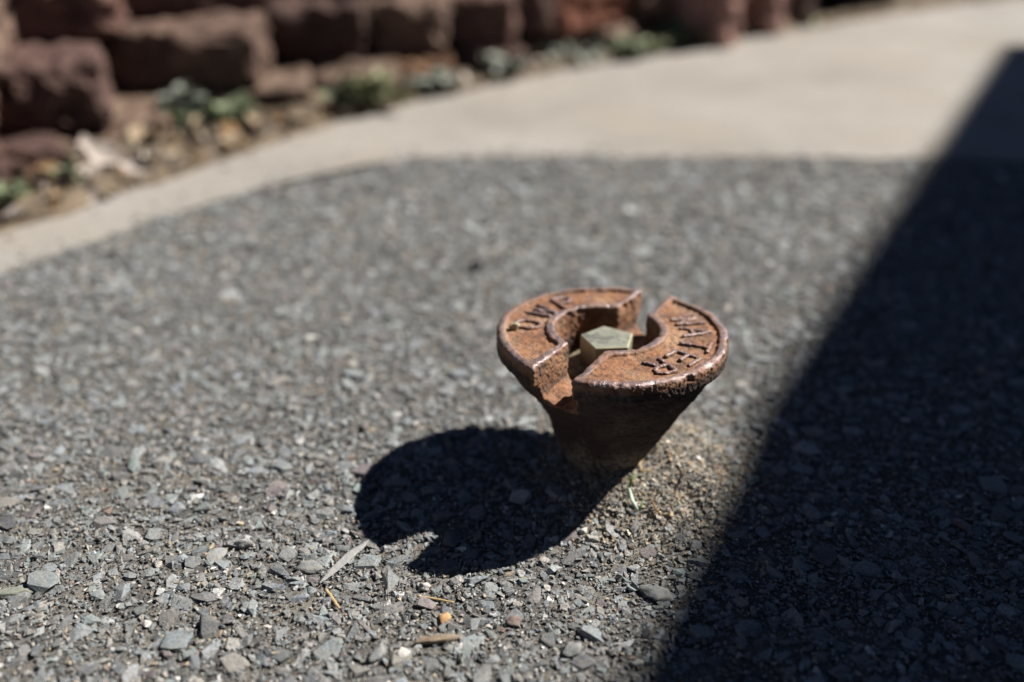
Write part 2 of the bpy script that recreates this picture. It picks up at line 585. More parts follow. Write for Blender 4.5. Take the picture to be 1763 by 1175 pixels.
# large chips, thinned so that they do not pile up
x, y, sz = scatter(36000, -0.5, 0.76, 0.14, 1.02, 0.0022, 0.0070, 2.9, lambda x, y, s: on_asphalt(x, y, s) & off_plug(x, y, 0.022))
m = mound(x, y)
k = rng.random(len(x)) > m * 1.5 + 0.0
x, y, sz = x[k], y[k], sz[k]
order = np.argsort(-sz)
cell, keep = {}, []
for i in order:
    cx_, cy_ = int(x[i] / 0.015 + 1000), int(y[i] / 0.015 + 1000)
    ok = True
    for a in (-1, 0, 1):
        for b in (-1, 0, 1):
            for j in cell.get((cx_ + a, cy_ + b), ()):
                if (x[i] - x[j]) ** 2 + (y[i] - y[j]) ** 2 < ((sz[i] + sz[j]) * 0.70) ** 2:
                    ok = False; break
            if not ok: break
        if not ok: break
    if ok:
        cell.setdefault((cx_, cy_), []).append(i)
        keep.append(i)
keep = np.array(keep)
bx, by, bs = x[keep], y[keep], sz[keep]
nb = len(bx)


def poses(n, tilt):
    yaw = rng.uniform(0, 2 * np.pi, n)
    tx, ty = rng.normal(0, tilt, n), rng.normal(0, tilt, n)
    asp = rng.uniform(0.5, 1.0, n)
    th = rng.uniform(0.6, 1.15, n)
    return yaw, tx, ty, asp, th


def rot_mats(yaw, tx, ty):
    cz, sz_ = np.cos(yaw), np.sin(yaw)
    Rz = np.zeros((len(yaw), 3, 3)); Rz[:, 0, 0] = cz; Rz[:, 0, 1] = -sz_; Rz[:, 1, 0] = sz_; Rz[:, 1, 1] = cz; Rz[:, 2, 2] = 1
    Rx = np.zeros_like(Rz); Rx[:, 0, 0] = 1; Rx[:, 1, 1] = np.cos(tx); Rx[:, 1, 2] = -np.sin(tx); Rx[:, 2, 1] = np.sin(tx); Rx[:, 2, 2] = np.cos(tx)
    Ry = np.zeros_like(Rz); Ry[:, 1, 1] = 1; Ry[:, 0, 0] = np.cos(ty); Ry[:, 0, 2] = np.sin(ty); Ry[:, 2, 0] = -np.sin(ty); Ry[:, 2, 2] = np.cos(ty)
    return Rx @ Ry @ Rz


def colours(n, w, tint=(1.43, 1.50, 1.60)):
    c = PAL[rng.choice(len(PAL), n, p=w)]
    return np.clip(c * np.array(tint) * rng.uniform(0.74, 1.26, (n, 1)) * rng.uniform(0.98, 1.02, (n, 3)), 0.01, 0.8)


def soup(tmpl, x, y, z, s, yaw, tx, ty, asp, th, col):
    """many small pieces in one mesh"""
    which = rng.integers(0, len(tmpl), len(x))
    RM = rot_mats(yaw, tx, ty)
    V, F, C, off = [], [], [], 0
    for t, (tv, tf) in enumerate(tmpl):
        ids = np.where(which == t)[0]
        if not len(ids): continue
        sc_ = np.stack([s[ids], s[ids] * asp[ids], s[ids] * th[ids]], 1)
        p = tv[None] * sc_[:, None]
        p = np.einsum('nij,nkj->nki', RM[ids], p)
        p += np.stack([x[ids], y[ids], z[ids]], 1)[:, None]
        V.append(p.reshape(-1, 3))
        F.append((tf[None] + (np.arange(len(ids)) * len(tv))[:, None, None] + off).reshape(-1, 3))
        C.append(np.repeat(col[ids], len(tv), 0))
        off += len(ids) * len(tv)
    return np.concatenate(V), np.concatenate(F), np.concatenate(C)


yaw, tx, ty, asp, th = poses(nb, 0.13)
bcol = colours(nb, PW_BIG)
bz = ground_z(bx, by) - bs * 0.18 + rng.normal(0, 0.0006, nb)
u, w, d = project(bx, by, bz)
vis = (u > 10) & (u < 1753) & (w < 1165)
app = np.where(vis, bs / d, 0)
top300 = np.argsort(-app)[:300]
chip_mesh = []
for i, (tv, tf) in enumerate(BIG):
    me = new_mesh('stone', tv, tf)
    me.materials.append(M['stone'])
    chip_mesh.append(me)
RM = rot_mats(yaw, tx, ty)
for i in top300:
    o = bpy.data.objects.new('stone', chip_mesh[rng.integers(0, len(BIG))])
    COL.objects.link(o)
    o.parent = asphalt
    o.matrix_local = Matrix.Translation((bx[i], by[i], bz[i])) @ Matrix(RM[i].tolist()).to_4x4() @ Matrix.Diagonal((bs[i], bs[i] * asp[i], bs[i] * th[i], 1))
    o.color = (*bcol[i], 1)
rest = np.setdiff1d(np.arange(nb), top300)
parts = [soup(BIG, bx[rest], by[rest], bz[rest], bs[rest], yaw[rest], tx[rest], ty[rest], asp[rest], th[rest], bcol[rest])]

# middle-sized chips between them
x, y, sz = scatter(44000, -0.5, 0.76, 0.14, 1.02, 0.0013, 0.0030, 1.5, lambda x, y, s: (sd_poly(x, y, EDGE_A) < 0.035 * rng.random(len(x)) ** 3.5 - s * 0.5) & off_plug(x, y, 0.020) & in_view(x, y, 0.15))
k = rng.random(len(x)) > mound(x, y) * 0.85
x, y, sz = x[k], y[k], sz[k]
P = poses(len(x), 0.25)
parts.append(soup(BIG[:10] + SMALL, x, y, ground_z(x, y) + sz * 0.02, sz, *P, colours(len(x), PW_SM)))
# grit, only where it can be seen
x, y, sz = scatter(110000, -0.30, 0.42, 0.20, 0.70, 0.00045, 0.0013, 1.6, lambda x, y, s: on_asphalt(x, y, s) & off_plug(x, y, 0.018) & in_view(x, y, 0.05))
P = poses(len(x), 0.4)
parts.append(soup(SMALL, x, y, ground_z(x, y) + sz * 0.15, sz, *P, colours(len(x), PW_SM * 0.6 + PW_SAND * 0.4)))
# sandy grains of the mound
a = rng.uniform(0, 2 * np.pi, 14000); rr = 0.014 + 0.055 * rng.random(14000) ** 0.8
x, y = PLUG[0] + 0.016 + rr * np.cos(a), PLUG[1] - 0.017 + rr * np.sin(a) * 0.95
k = (rng.random(14000) < mound(x, y) * 1.3) & off_plug(x, y, 0.016)
x, y = x[k], y[k]
sz = 0.0005 + 0.0013 * rng.random(len(x)) ** 2.2
P = poses(len(x), 0.4)
parts.append(soup(SMALL, x, y, ground_z(x, y) + sz * 0.2, sz, *P, colours(len(x), PW_SAND, (1.62, 1.52, 1.36))))
V, F, C, off = [], [], [], 0
for pv, pf, pc in parts:
    V.append(pv); F.append(pf + off); C.append(pc); off += len(pv)
me = new_mesh('aggregate', np.concatenate(V), np.concatenate(F))
set_color(me, np.concatenate(C))
tag(obj('aggregate', me, M['aggregate'], asphalt), kind='stuff')


# ------------------------------------------------------------------ the cast-iron plug
def surface_nets(S, origin, h):
    n = np.array(S.shape)
    neg = S < 0
    cnt = np.zeros(n - 1, np.int8)
    corners = [(a, b, c) for a in (0, 1) for b in (0, 1) for c in (0, 1)]
    sl = lambda a, N: slice(a, N - 1 + a)
    for a, b, c in corners:
        cnt += neg[sl(a, n[0]), sl(b, n[1]), sl(c, n[2])]
    act = (cnt > 0) & (cnt < 8)
    ci = np.argwhere(act)
    idx = np.full(n - 1, -1, np.int32)
    idx[act] = np.arange(len(ci))
    vals = {c: S[ci[:, 0] + c[0], ci[:, 1] + c[1], ci[:, 2] + c[2]] for c in corners}
    acc = np.zeros((len(ci), 3)); num = np.zeros(len(ci))
    for c in corners:
        for ax in range(3):
            if c[ax]: continue
            e = list(c); e[ax] = 1; e = tuple(e)
            v0, v1 = vals[c], vals[e]
            cr = (v0 < 0) != (v1 < 0)
            t = np.where(cr, v0 / np.where(cr, v0 - v1, 1), 0)
            p = np.array(c, float)[None].repeat(len(ci), 0); p[:, ax] += t
            acc += p * cr[:, None]; num += cr
    verts = (ci + acc / num[:, None]) * h + np.array(origin)
    quads = []
    for ax in range(3):
        s0 = [slice(1, n[k] - 1) for k in range(3)]; s1 = list(s0)
        s0[ax] = slice(0, n[ax] - 1); s1[ax] = slice(1, n[ax])
        A, B = neg[tuple(s0)], neg[tuple(s1)]
        e = np.argwhere(A != B)
        flip = A[e[:, 0], e[:, 1], e[:, 2]]
        g = e + 1; g[:, ax] = e[:, ax]
        o1, o2 = (ax + 1) % 3, (ax + 2) % 3
        def at(d1, d2):
            q = g.copy(); q[:, o1] -= d1; q[:, o2] -= d2
            return idx[q[:, 0], q[:, 1], q[:, 2]]
        q = np.stack([at(1, 1), at(0, 1), at(0, 0), at(1, 0)], 1)
        q[~flip] = q[~flip][:, ::-1]
        quads.append(q)
    return verts, np.concatenate(quads)


def smin(a, b, k):
    h = np.clip(0.5 + 0.5 * (b - a) / k, 0, 1)
    return b + (a - b) * h - k * h * (1 - h)


def smax(a, b, k):
    return -smin(-a, -b, k)


RD, RH, SW, T = 57.5, 26.2, 10.0, 11.0     # lid radius, hole radius, half slot width, rim height (mm)
SLOT = R(31); U0 = -2.7; HX = -2.2; HY = 3.8                               # slot runs toward the far right
LID_H = 0.080
PROF_Z = np.array([-95, -78, -70, -61, -45, -30, -20, -11.0])
PROF_R = np.array([16, 19, 22, 26.5, 33.0, 42.5, 49.5, 54.0])
PROF_X = np.array([0, 0, 0.0, -0.6, 2.0, 1.5, 0.0, 0.0])


def outline(X, Y):
    r = np.hypot(X, Y)
    ang = np.arctan2(Y, X)
    wob = 0.35 * np.sin(3 * ang + 0.6) + 0.25 * np.sin(7 * ang) + 0.15 * np.sin(13 * ang + 2)
    u = X * math.cos(SLOT) - Y * math.sin(SLOT)
    al = X * math.sin(SLOT) + Y * math.cos(SLOT)
    left = -12.9 + 4.6 * np.clip((al + 50) / 100, 0, 1)      # the slot narrows toward its far end
    uu = (u - (left + 7.3) / 2) * SW / ((7.3 - left) / 2)
    rh = np.hypot(X - HX, Y - HY)
    return smax(smax(r - RD - wob, RH - rh, 2.0), SW - np.abs(uu), 2.5), r, uu


h = 0.5
gx = np.arange(-61, 61.1, h); gz = np.arange(-92, 2.1, h)
X2, Y2 = np.meshgrid(gx, gx, indexing='ij')
d2, r2, u2 = outline(X2, Y2)
Z1 = gz[None, None, :]
d2_, r2_ = d2[..., None].astype(np.float32), r2[..., None].astype(np.float32)
Zf = Z1.astype(np.float32)
# flange with rounded shoulders
ang2 = np.arctan2(Y2, X2)
wob2 = 0.35 * np.sin(3 * ang2 + 0.6) + 0.25 * np.sin(7 * ang2) + 0.15 * np.sin(13 * ang2 + 2)
S = smax((r2 - RD - wob2)[..., None].astype(np.float32), np.abs(Zf + T / 2) - T / 2, 2.6)
# tapering stem
PR = np.interp(gz, PROF_Z, PROF_R)[None, None]; PX = np.interp(gz, PROF_Z, PROF_X)[None, None]
cone = ((np.sqrt((X2[..., None] - PX) ** 2 + Y2[..., None] ** 2) - PR) * 0.82).astype(np.float32)
cone = np.maximum(cone, Zf + 9)
S = smin(S, cone, 2.2)
# recess inside the raised border
rec = smax(d2_ + 4.6, -(Zf + 1.9) * 1.0, 1.2)
S = smax(S, -rec, 1.2)
# slot and round well
floor = -19.0 - 3.0 * (1 - np.clip(np.abs(u2) / SW, 0, 1) ** 2)
slot = smax((np.abs(u2) - SW)[..., None].astype(np.float32), (floor[..., None] - Zf).astype(np.float32), 4.0)
well = smax(np.hypot(X2 - HX, Y2 - HY)[..., None].astype(np.float32) - RH, -27.0 - Zf, 3.0)
S = smax(S, -smin(slot, well, 1.8), 1.6)
S = np.maximum(S, -91.2 - Zf).astype(np.float32)
verts, quads = surface_nets(S, (gx[0], gx[0], gz[0]), h)
del S, cone, slot, well, rec


def vnormals(v, q):
    n = np.cross(v[q[:, 2]] - v[q[:, 0]], v[q[:, 3]] - v[q[:, 1]])
    out = np.zeros_like(v)
    for k in range(4):
        np.add.at(out, q[:, k], n)
    return out / np.maximum(np.linalg.norm(out, axis=1, keepdims=True), 1e-9)


nv = vnormals(verts, quads)
dd, rr, uu = outline(verts[:, 0], verts[:, 1])
topness = np.clip(nv[:, 2], 0, 1)
ridge = np.clip((dd + 4.4) / 1.1, 0, 1) * np.clip((verts[:, 2] + 3.0) / 1.6, 0, 1) * np.clip(topness * 1.6, 0, 1)
side = np.clip((-verts[:, 2] - 3.0) / 3, 0, 1) * np.clip((rr - 45 + np.clip(-verts[:, 2] - 11, 0, 40) * 0.9) / 4, 0, 1) * (np.abs(uu) > SW + 1.2)  # mask of the rim and stem darkened for shade
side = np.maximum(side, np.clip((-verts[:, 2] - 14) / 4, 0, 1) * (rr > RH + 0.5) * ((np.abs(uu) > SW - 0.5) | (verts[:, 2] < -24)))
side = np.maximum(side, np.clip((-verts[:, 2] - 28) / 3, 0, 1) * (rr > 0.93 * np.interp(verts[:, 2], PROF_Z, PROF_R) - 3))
well_w = ((rr < RH + 1) | (np.abs(uu) < SW + 1)) & (verts[:, 2] < -2)
amp = 0.17 + 0.16 * (1 - ridge) + 0.08 * well_w
disp = amp * (noise3(verts, 0.55, 1) + 0.8 * noise3(verts, 1.2, 2)) + 0.42 * noise3(verts, 0.11, 3)
chips = np.clip(noise3(verts, 0.24, 5) - 0.32, 0, 1) * 2.6 * np.clip((dd + 3) / 2, 0, 1) * (verts[:, 2] > -4)
verts = verts + nv * (disp - chips)[:, None]
me = new_mesh('casting', verts / 1000, quads, True)
set_float(me, 'ridge', ridge)
set_float(me, 'side', side)
set_float(me, 'dirt', np.clip((-verts[:, 2] - 52 + 6 * noise3(verts, 0.09, 8)) / 18, 0, 1) + 0.35 * np.clip(noise3(verts, 0.12, 9) - 0.1, 0, 1))
plug = empty('curb_valve_plug', (PLUG[0], PLUG[1], 0.0))
tag(plug, 'rusty cast iron water valve plug with slotted round lid standing in the asphalt', 'valve plug')
TILT = Matrix.Rotation(R(-3.6), 4, 'X') @ Matrix.Rotation(R(0.0), 4, 'Y')
LID = Matrix.Translation((0, 0, LID_H)) @ TILT


def plug_part(name, me, mat):
    o = obj(name, me, mat, plug)
    o.matrix_local = LID
    return o


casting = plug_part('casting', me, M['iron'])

# raised letters: strokes in a 1 x 1.4 box
GLY = {
    'W': [[(0, 1.4), (0.25, 0), (0.5, 1.15), (0.75, 0), (1, 1.4)]],
    'A': [[(0, 0), (0.5, 1.4), (1, 0)], [(0.2, 0.5), (0.8, 0.5)]],
    'T': [[(0.5, 0), (0.5, 1.4)], [(0, 1.4), (1, 1.4)]],
    'E': [[(0.95, 0), (0.05, 0), (0.05, 1.4), (0.95, 1.4)], [(0.05, 0.72), (0.75, 0.72)]],
    'R': [[(0.05, 0), (0.05, 1.4), (0.65, 1.4), (0.92, 1.2), (0.92, 0.9), (0.65, 0.7), (0.05, 0.7)], [(0.5, 0.7), (0.95, 0)]],
    'P': [[(0.05, 0), (0.05, 1.4), (0.65, 1.4), (0.92, 1.2), (0.92, 0.9), (0.65, 0.7), (0.05, 0.7)]],
    'O': [[(0.5 + 0.46 * math.cos(a), 0.7 + 0.7 * math.sin(a)) for a in np.linspace(0, 2 * math.pi, 17)]],
}


def letter(ch, ang, rc, hgt, wid, rise, seed):
    hs = 0.30
    gx = np.arange(-wid / 2 - 2.2, wid / 2 + 2.3, hs); gy = np.arange(-hgt / 2 - 2.2, hgt / 2 + 2.3, hs); gz = np.arange(-1.2, rise + 0.9, hs)
    X, Y = np.meshgrid(gx, gy, indexing='ij')
    dist = np.full(X.shape, 1e9)
    for st in GLY[ch]:
        for (ax, ay), (bx_, by_) in zip(st[:-1], st[1:]):
            ax_, ay_ = (ax - 0.5) * wid, (ay - 0.7) / 1.4 * hgt
            cx_, cy_ = (bx_ - 0.5) * wid, (by_ - 0.7) / 1.4 * hgt
            ux, uy = cx_ - ax_, cy_ - ay_
            t = np.clip(((X - ax_) * ux + (Y - ay_) * uy) / (ux * ux + uy * uy), 0, 1)
            dist = np.minimum(dist, np.hypot(X - ax_ - t * ux, Y - ay_ - t * uy))
    Z = gz[None, None]
    S = smax((dist - 1.4)[..., None] + (Z + 0.3) * 0.28, Z - rise, 0.7)
    S = np.maximum(S, -0.8 - Z)
    v, q = surface_nets(S, (gx[0], gy[0], gz[0]), hs)
    n = vnormals(v, q)
    v = v + n * (0.24 * noise3(v, 0.5, seed) + 0.16 * noise3(v, 1.3, seed + 3))[:, None]
    rid = np.clip((v[:, 2] - rise * 0.45) / (rise * 0.4), 0, 1)
    a = ang - math.pi / 2
    ca, sa = math.cos(a), math.sin(a)
    yy = v[:, 1] + rc
    xx = v[:, 0] * (1 + 0.2 * v[:, 1] / rc)
    w_ = np.stack([ca * xx - sa * yy, sa * xx + ca * yy, v[:, 2] - 1.9], 1)
    me = new_mesh('letter', w_ / 1000, q, True)
    set_float(me, 'ridge', rid * 0.85)
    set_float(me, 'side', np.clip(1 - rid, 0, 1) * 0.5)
    return plug_part('letter', me, M['iron'])


for k, (ch, a) in enumerate((('W', 20), ('A', 0), ('T', -21), ('E', -42), ('R', -63))):
    o = letter(ch, R(a), 42.0, 13.5, 11.0 if ch == 'W' else 9.5, 1.45, k)
    o['label'] = 'raised cast letter ' + ch
for k, (ch, a) in enumerate((('O', 167), ('W', 143), ('P', 120))):
    o = letter(ch, R(a), 42.5, 13.0, 11.0 if ch == 'W' else 9.5, 1.45, k + 9)
    o['label'] = 'raised cast letter ' + ch


# pentagon bolt and its flange, brass
def prism(name, n, rad, z0, z1, bev, rot, mat, parent=None, cx=0.0, cy=0.0):
    bm = bmesh.new()
    ring = [bm.verts.new((cx + rad * math.cos(rot + 2 * math.pi * i / n), cy + rad * math.sin(rot + 2 * math.pi * i / n), z0)) for i in range(n)]
    f = bm.faces.new(ring)
    ex = bmesh.ops.extrude_face_region(bm, geom=[f])
    bmesh.ops.translate(bm, vec=(0, 0, z1 - z0), verts=[g for g in ex['geom'] if isinstance(g, bmesh.types.BMVert)])
    bmesh.ops.recalc_face_normals(bm, faces=bm.faces)
    bmesh.ops.bevel(bm, geom=bm.edges[:], offset=bev, segments=3, profile=0.6, affect='EDGES')
    me = bpy.data.meshes.new(name)
    bm.to_mesh(me); bm.free()
    v = np.empty(len(me.vertices) * 3); me.vertices.foreach_get('co', v)
    v = v.reshape(-1, 3)
    rad_in = bev * 1.05
    q = np.hypot(v[:, 0] - cx, v[:, 1] - cy)
    set_float(me, 'ridge', (v[:, 2] < z1 - 1e-7) & (v[:, 2] > z1 - bev * 1.01))
    set_float(me, 'side_shade', np.clip((z1 - bev - v[:, 2]) / 0.004, 0, 1) * 0.85)  # painted shade, deepening down the bolt's sides
    return me


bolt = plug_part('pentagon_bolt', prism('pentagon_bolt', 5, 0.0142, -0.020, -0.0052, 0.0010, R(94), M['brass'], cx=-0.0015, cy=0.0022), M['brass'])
bolt['label'] = 'dull brass five-sided bolt head'
fl = obj('flange', prism('flange', 40, 0.0225, -0.030, -0.0190, 0.0008, 0, M['brass']), M['dark_brass'], bolt)

# dried mud crumb on the lid beside the letter O
def rock(name, seed, n=40, dims=(1, 1, 1), noise=0.18):
    bm = bmesh.new()
    bmesh.ops.create_icosphere(bm, subdivisions=3, radius=1)
    v = np.array([q.co[:] for q in bm.verts])
    r = random.Random(seed)
    # facet it with a few planes
    for _ in range(16):
        nn = np.array([r.gauss(0, 1) for _ in range(3)]); nn /= np.linalg.norm(nn)
        dpl = r.uniform(0.52, 0.86)
        e = v @ nn - dpl
        v = v - np.clip(e, 0, None)[:, None] * nn * 0.92
    v = v * (1 + noise * 0.8 * noise3(v, 1.7, seed)[:, None] + noise * 0.45 * noise3(v, 4.5, seed + 1)[:, None])
    v = v * np.array(dims)
    for q, p in zip(bm.verts, v): q.co = p
    me = bpy.data.meshes.new(name)
    bm.to_mesh(me); bm.free()
    me.polygons.foreach_set('use_smooth', np.full(len(me.polygons), True))
    return me


o = obj('mud_crumb', rock('mud_crumb', 3, dims=(0.0038, 0.0030, 0.0024), noise=0.5), M['mud'])
p = Matrix.Translation((PLUG[0], PLUG[1], 0)) @ LID @ Vector((-0.0485, 0.0045, 0.0003))
o.location = p
tag(o, 'pale lump of dried mud on the rusty lid beside the letter O', 'mud')

# ------------------------------------------------------------------ loose things on the asphalt
def at_ground(x, y, lift=0.0):
    p = px(x, y)
    for _ in range(3):
        z = float(ground_z(np.array([p[0]]), np.array([p[1]]))[0])
        p = px(x, y, z)
    return Vector((p[0], p[1], z + lift))


def pebble(name, x, y, wpx, asp, th, yaw, seed, mat, label, cat='pebble', tilt=0.0):
    loc = at_ground(x, y)
    s = wpx / 2 / FPX * depth(loc.x, loc.y)
    o = obj(name, rock(name, seed, dims=(s, s * asp, s * th), noise=0.30), M[mat])
    o.location = loc + Vector((0, 0, s * th * 0.45))
    o.rotation_euler = (tilt, 0, yaw)
    return tag(o, label, cat)


pebble('pebble', 765, 1068, 34, 0.8, 0.6, 1.2, 11, 'tan_pebble', 'amber tan pebble lying below the plug\'s shadow')
pebble('pebble', 692, 1127, 34, 0.85, 0.55, 0.4, 12, 'white_pebble', 'white pebble beside a smooth blue grey stone')
pebble('pebble', 731, 1014, 26, 0.8, 0.6, 0.2, 13, 'white_pebble', 'small white speckled pebble just below the notch of the shadow')
pebble('pebble', 652, 1128, 48, 0.62, 0.5, 1.35, 14, 'slate', 'smooth oblong blue grey stone beside a white pebble')
pebble('pebble', 987, 1122, 52, 0.62, 0.5, 1.0, 15, 'slate', 'smooth pale grey oval stone near the dark shade edge')
pebble('pebble', 1003, 918, 20, 0.8, 0.7, 0.4, 16, 'white_pebble', 'little cream pebble at the mound\'s edge touching the shadow')
pebble('pebble', 884, 1072, 36, 0.7, 0.3, -0.3, 17, 'plum', 'flat plum coloured stone chip near the amber pebble')
pebble('pebble', 22, 1022, 70, 0.45, 0.18, 0.2, 18, 'slate_green', 'flat greenish slate chip at the asphalt\'s left')
pebble('pebble', 530, 978, 58, 0.65, 0.22, -0.1, 19, 'slate', 'broad flat grey slate chip left of the plug\'s shadow', tilt=0.12)
pebble('pebble', 1135, 1026, 66, 0.6, 0.30, -0.5, 20, 'slate', 'rough angular blue grey stone at the shade boundary')
pebble('pebble', 748, 1104, 76, 0.28, 0.25, 0.1, 21, 'tan_stone', 'long tan streaked stone below the amber pebble')
pebble('pebble', 372, 957, 40, 0.7, 0.25, 0.5, 22, 'pale_slate', 'pale tilted slate flake among dark chips', tilt=0.3)
pebble('pebble', 420, 940, 42, 0.65, 0.5, -0.2, 23, 'pale_slate', 'light grey blocky stone beside a pale slate flake')
pebble('tar_lump', 820, 465, 30, 0.8, 0.8, 0.3, 24, 'tar', 'small black tar lump on sunlit asphalt behind the plug', 'tar lump')


def tube(name, pts, rads, mat, seg=7, flat=1.0):
    V, F = [], []
    n = len(pts)
    for i, (p, r_) in enumerate(zip(pts, rads)):
        a = Vector(pts[max(i - 1, 0)]); b = Vector(pts[min(i + 1, n - 1)])
        t = (b - a).normalized()
        u_ = t.cross(Vector((0, 0, 1)))
        if u_.length < 1e-4: u_ = Vector((1, 0, 0))
        u_.normalize(); w_ = u_.cross(t)
        for k in range(seg):
            an = 2 * math.pi * k / seg
            V.append(Vector(p) + u_ * math.cos(an) * r_ + w_ * math.sin(an) * r_ * flat)
    for i in range(n - 1):
        for k in range(seg):
            F.append((i * seg + k, i * seg + (k + 1) % seg, (i + 1) * seg + (k + 1) % seg, (i + 1) * seg + k))
    F.append(tuple(range(seg))[::-1]); F.append(tuple((n - 1) * seg + k for k in range(seg)))
    return new_mesh(name, V, F, True)


def ground_stick(name, pix, r_, mat, label, cat, lift=0.0012, flat=0.8):
    pts = [at_ground(*p, lift=lift) for p in pix]
    fine_ = []
    for a, b in zip(pts[:-1], pts[1:]):
        for k in range(5):
            fine_.append(a.lerp(b, k / 5) + Vector((random.gauss(0, r_ * 0.12), random.gauss(0, r_ * 0.12), 0)))
    fine_.append(pts[-1])
    n = len(fine_)
    base = fine_[0].copy()
    rads = [r_ * (0.65 + 0.35 * math.sin(math.pi * (i + 0.5) / n)) for i in range(n)]
    o = obj(name, tube(name, [p - base for p in fine_], rads, mat, flat=flat), M[mat])
    o.location = base
    return tag(o, label, cat)


ground_stick('twig', [(561, 1018), (572, 1034), (585, 1051)], 0.0009, 'straw', 'short tan straw stub on the stone chips left of the amber pebble', 'twig')
ground_stick('twig', [(718, 1030), (750, 1035), (782, 1041)], 0.0006, 'straw', 'thin straw lying beside the small white speckled pebble', 'twig')
pa_, pb_ = at_ground(553, 1006), at_ground(632, 935)
ln_ = (pb_ - pa_).length / 2
o = obj('splinter', rock('splinter', 31, dims=(ln_ * 1.25, 0.0024, 0.0012), noise=0.25), M['pale_slate'])
o.location = (pa_ + pb_) / 2 + Vector((0, 0, 0.0009))
o.rotation_euler = (0.15, -0.03, math.atan2(pb_.y - pa_.y, pb_.x - pa_.x))
tag(o, 'long flat grey stone splinter pointing at the plug\'s shadow', 'splinter')
ground_stick('twig', [(1122, 868), (1128, 882), (1140, 896)], 0.0006, 'dry_brown', 'thin brown root curl on the sandy mound', 'twig', lift=0.0022)
ground_stick('twig', [(1180, 815), (1176, 832), (1166, 848)], 0.0006, 'bark', 'thin dark stem bent over the sandy mound', 'twig', lift=0.0022)
ground_stick('twig', [(1108, 795), (1100, 808), (1104, 820), (1118, 818)], 0.0006, 'straw', 'curled straw at the foot of the plug', 'twig', lift=0.003)

# sprout at the foot of the mound
sp = empty('sprout', at_ground(1098, 880))
tag(sp, 'tiny pale green sprout on the sandy mound at the plug\'s foot', 'sprout')
b0 = Vector(sp.location)
for nm, pix, r_, mat, lf in (('stem', [(1098, 882), (1088, 870), (1082, 856)], 0.0010, 'sprout', (0.001, 0.003, 0.006)),
                             ('leaf', [(1082, 856), (1085, 848), (1092, 838)], 0.0007, 'sprout_green', (0.006, 0.0065, 0.008)),
                             ('leaf', [(1098, 882), (1103, 878), (1106, 870)], 0.0006, 'sprout_green', (0.001, 0.002, 0.003))):
    pts = [at_ground(*p, lift=l_) - b0 for p, l_ in zip(pix, lf)]
    obj(nm, tube(nm, pts, [r_, r_ * 1.1, r_ * 0.5], mat, flat=0.5), M[mat], sp)

# ------------------------------------------------------------------ block wall
wall = empty('retaining_wall', (px(400, 160)[0], px(400, 160)[1], 0))
tag(wall, 'low retaining wall of rough reddish brown blocks in stepped courses', 'wall')
WB = Vector(wall.location)


def block_mesh(w_, d_, h_, seed, face=0.010):
    nx, ny, nz = 14, 8, 8
    bm = bmesh.new()
    bmesh.ops.create_cube(bm, size=2)
    bmesh.ops.subdivide_edges(bm, edges=bm.edges[:], cuts=13, use_grid_fill=True)
    v = np.array([q.co[:] for q in bm.verts])
    # rounded box
    rad = 0.20
    dims = np.array([w_, d_, h_]) / 2
    q = v * dims
    rr_ = 0.07 * h_
    inner = np.clip(q, -(dims - rr_), dims - rr_)
    dv = q - inner
    ln = np.linalg.norm(dv, axis=1, keepdims=True)
    q = inner + dv / np.maximum(ln, 1e-9) * np.minimum(ln, rr_)
    P = q + seed * 1.37
    front = np.clip((-v[:, 1] - 0.5) * 2, 0, 1)
    nn = 0.6 * noise3(P, 22, 3) + 0.4 * noise3(P, 60, 4)
    q[:, 1] -= front * (face * (1 - 0.5 * (v[:, 0] ** 4 + v[:, 2] ** 4)) * (0.7 + 0.9 * nn))
    q += (v / np.linalg.norm(v, axis=1, keepdims=True)) * (0.004 * noise3(P, 24, 5) + 0.007 * noise3(P, 75, 6) + 0.003 * noise3(P, 190, 7))[:, None]
    for b, p in zip(bm.verts, q): b.co = p
    me = bpy.data.meshes.new('block')
    bm.to_mesh(me); bm.free()
    me.polygons.foreach_set('use_smooth', np.full(len(me.polygons), False))
    return me


BCOL = [(0.22, 0.125, 0.10), (0.18, 0.11, 0.092), (0.235, 0.155, 0.12), (0.16, 0.10, 0.083), (0.26, 0.175, 0.135)]
Z1, Z2, Z3, Z4, Z5, Z6 = -0.034, 0.030, 0.093, 0.156, 0.219, 0.282
bi = 0


def block(xl, xr, yb, z, yaw, hgt=0.062, dep=0.14, zref=None, col=None, parent=wall):
    """block whose face spans xl..xr and whose lower front edge stands at pixel row yb on level zref"""
    global bi
    zr = z if zref is None else zref
    p = px((xl + xr) / 2, yb, zr)
    wd = (xr - xl) / FPX * depth(p[0], p[1], zr) / max(math.cos(yaw), 0.3)
    o = obj('block', block_mesh(wd, dep, hgt, bi), M['block'], parent)
    c = p[:2] + np.array([-math.sin(yaw), math.cos(yaw)]) * dep / 2
    o.location = Vector((c[0], c[1], z + hgt / 2)) - WB
    o.rotation_euler = (random.gauss(0, 0.02), random.gauss(0, 0.02), yaw)
    cc = np.array(col or BCOL[bi % len(BCOL)]) * random.uniform(0.52, 0.74)
    o.color = (*cc, 1)
    bi += 1
    return o


TANB = (0.27, 0.19, 0.14)
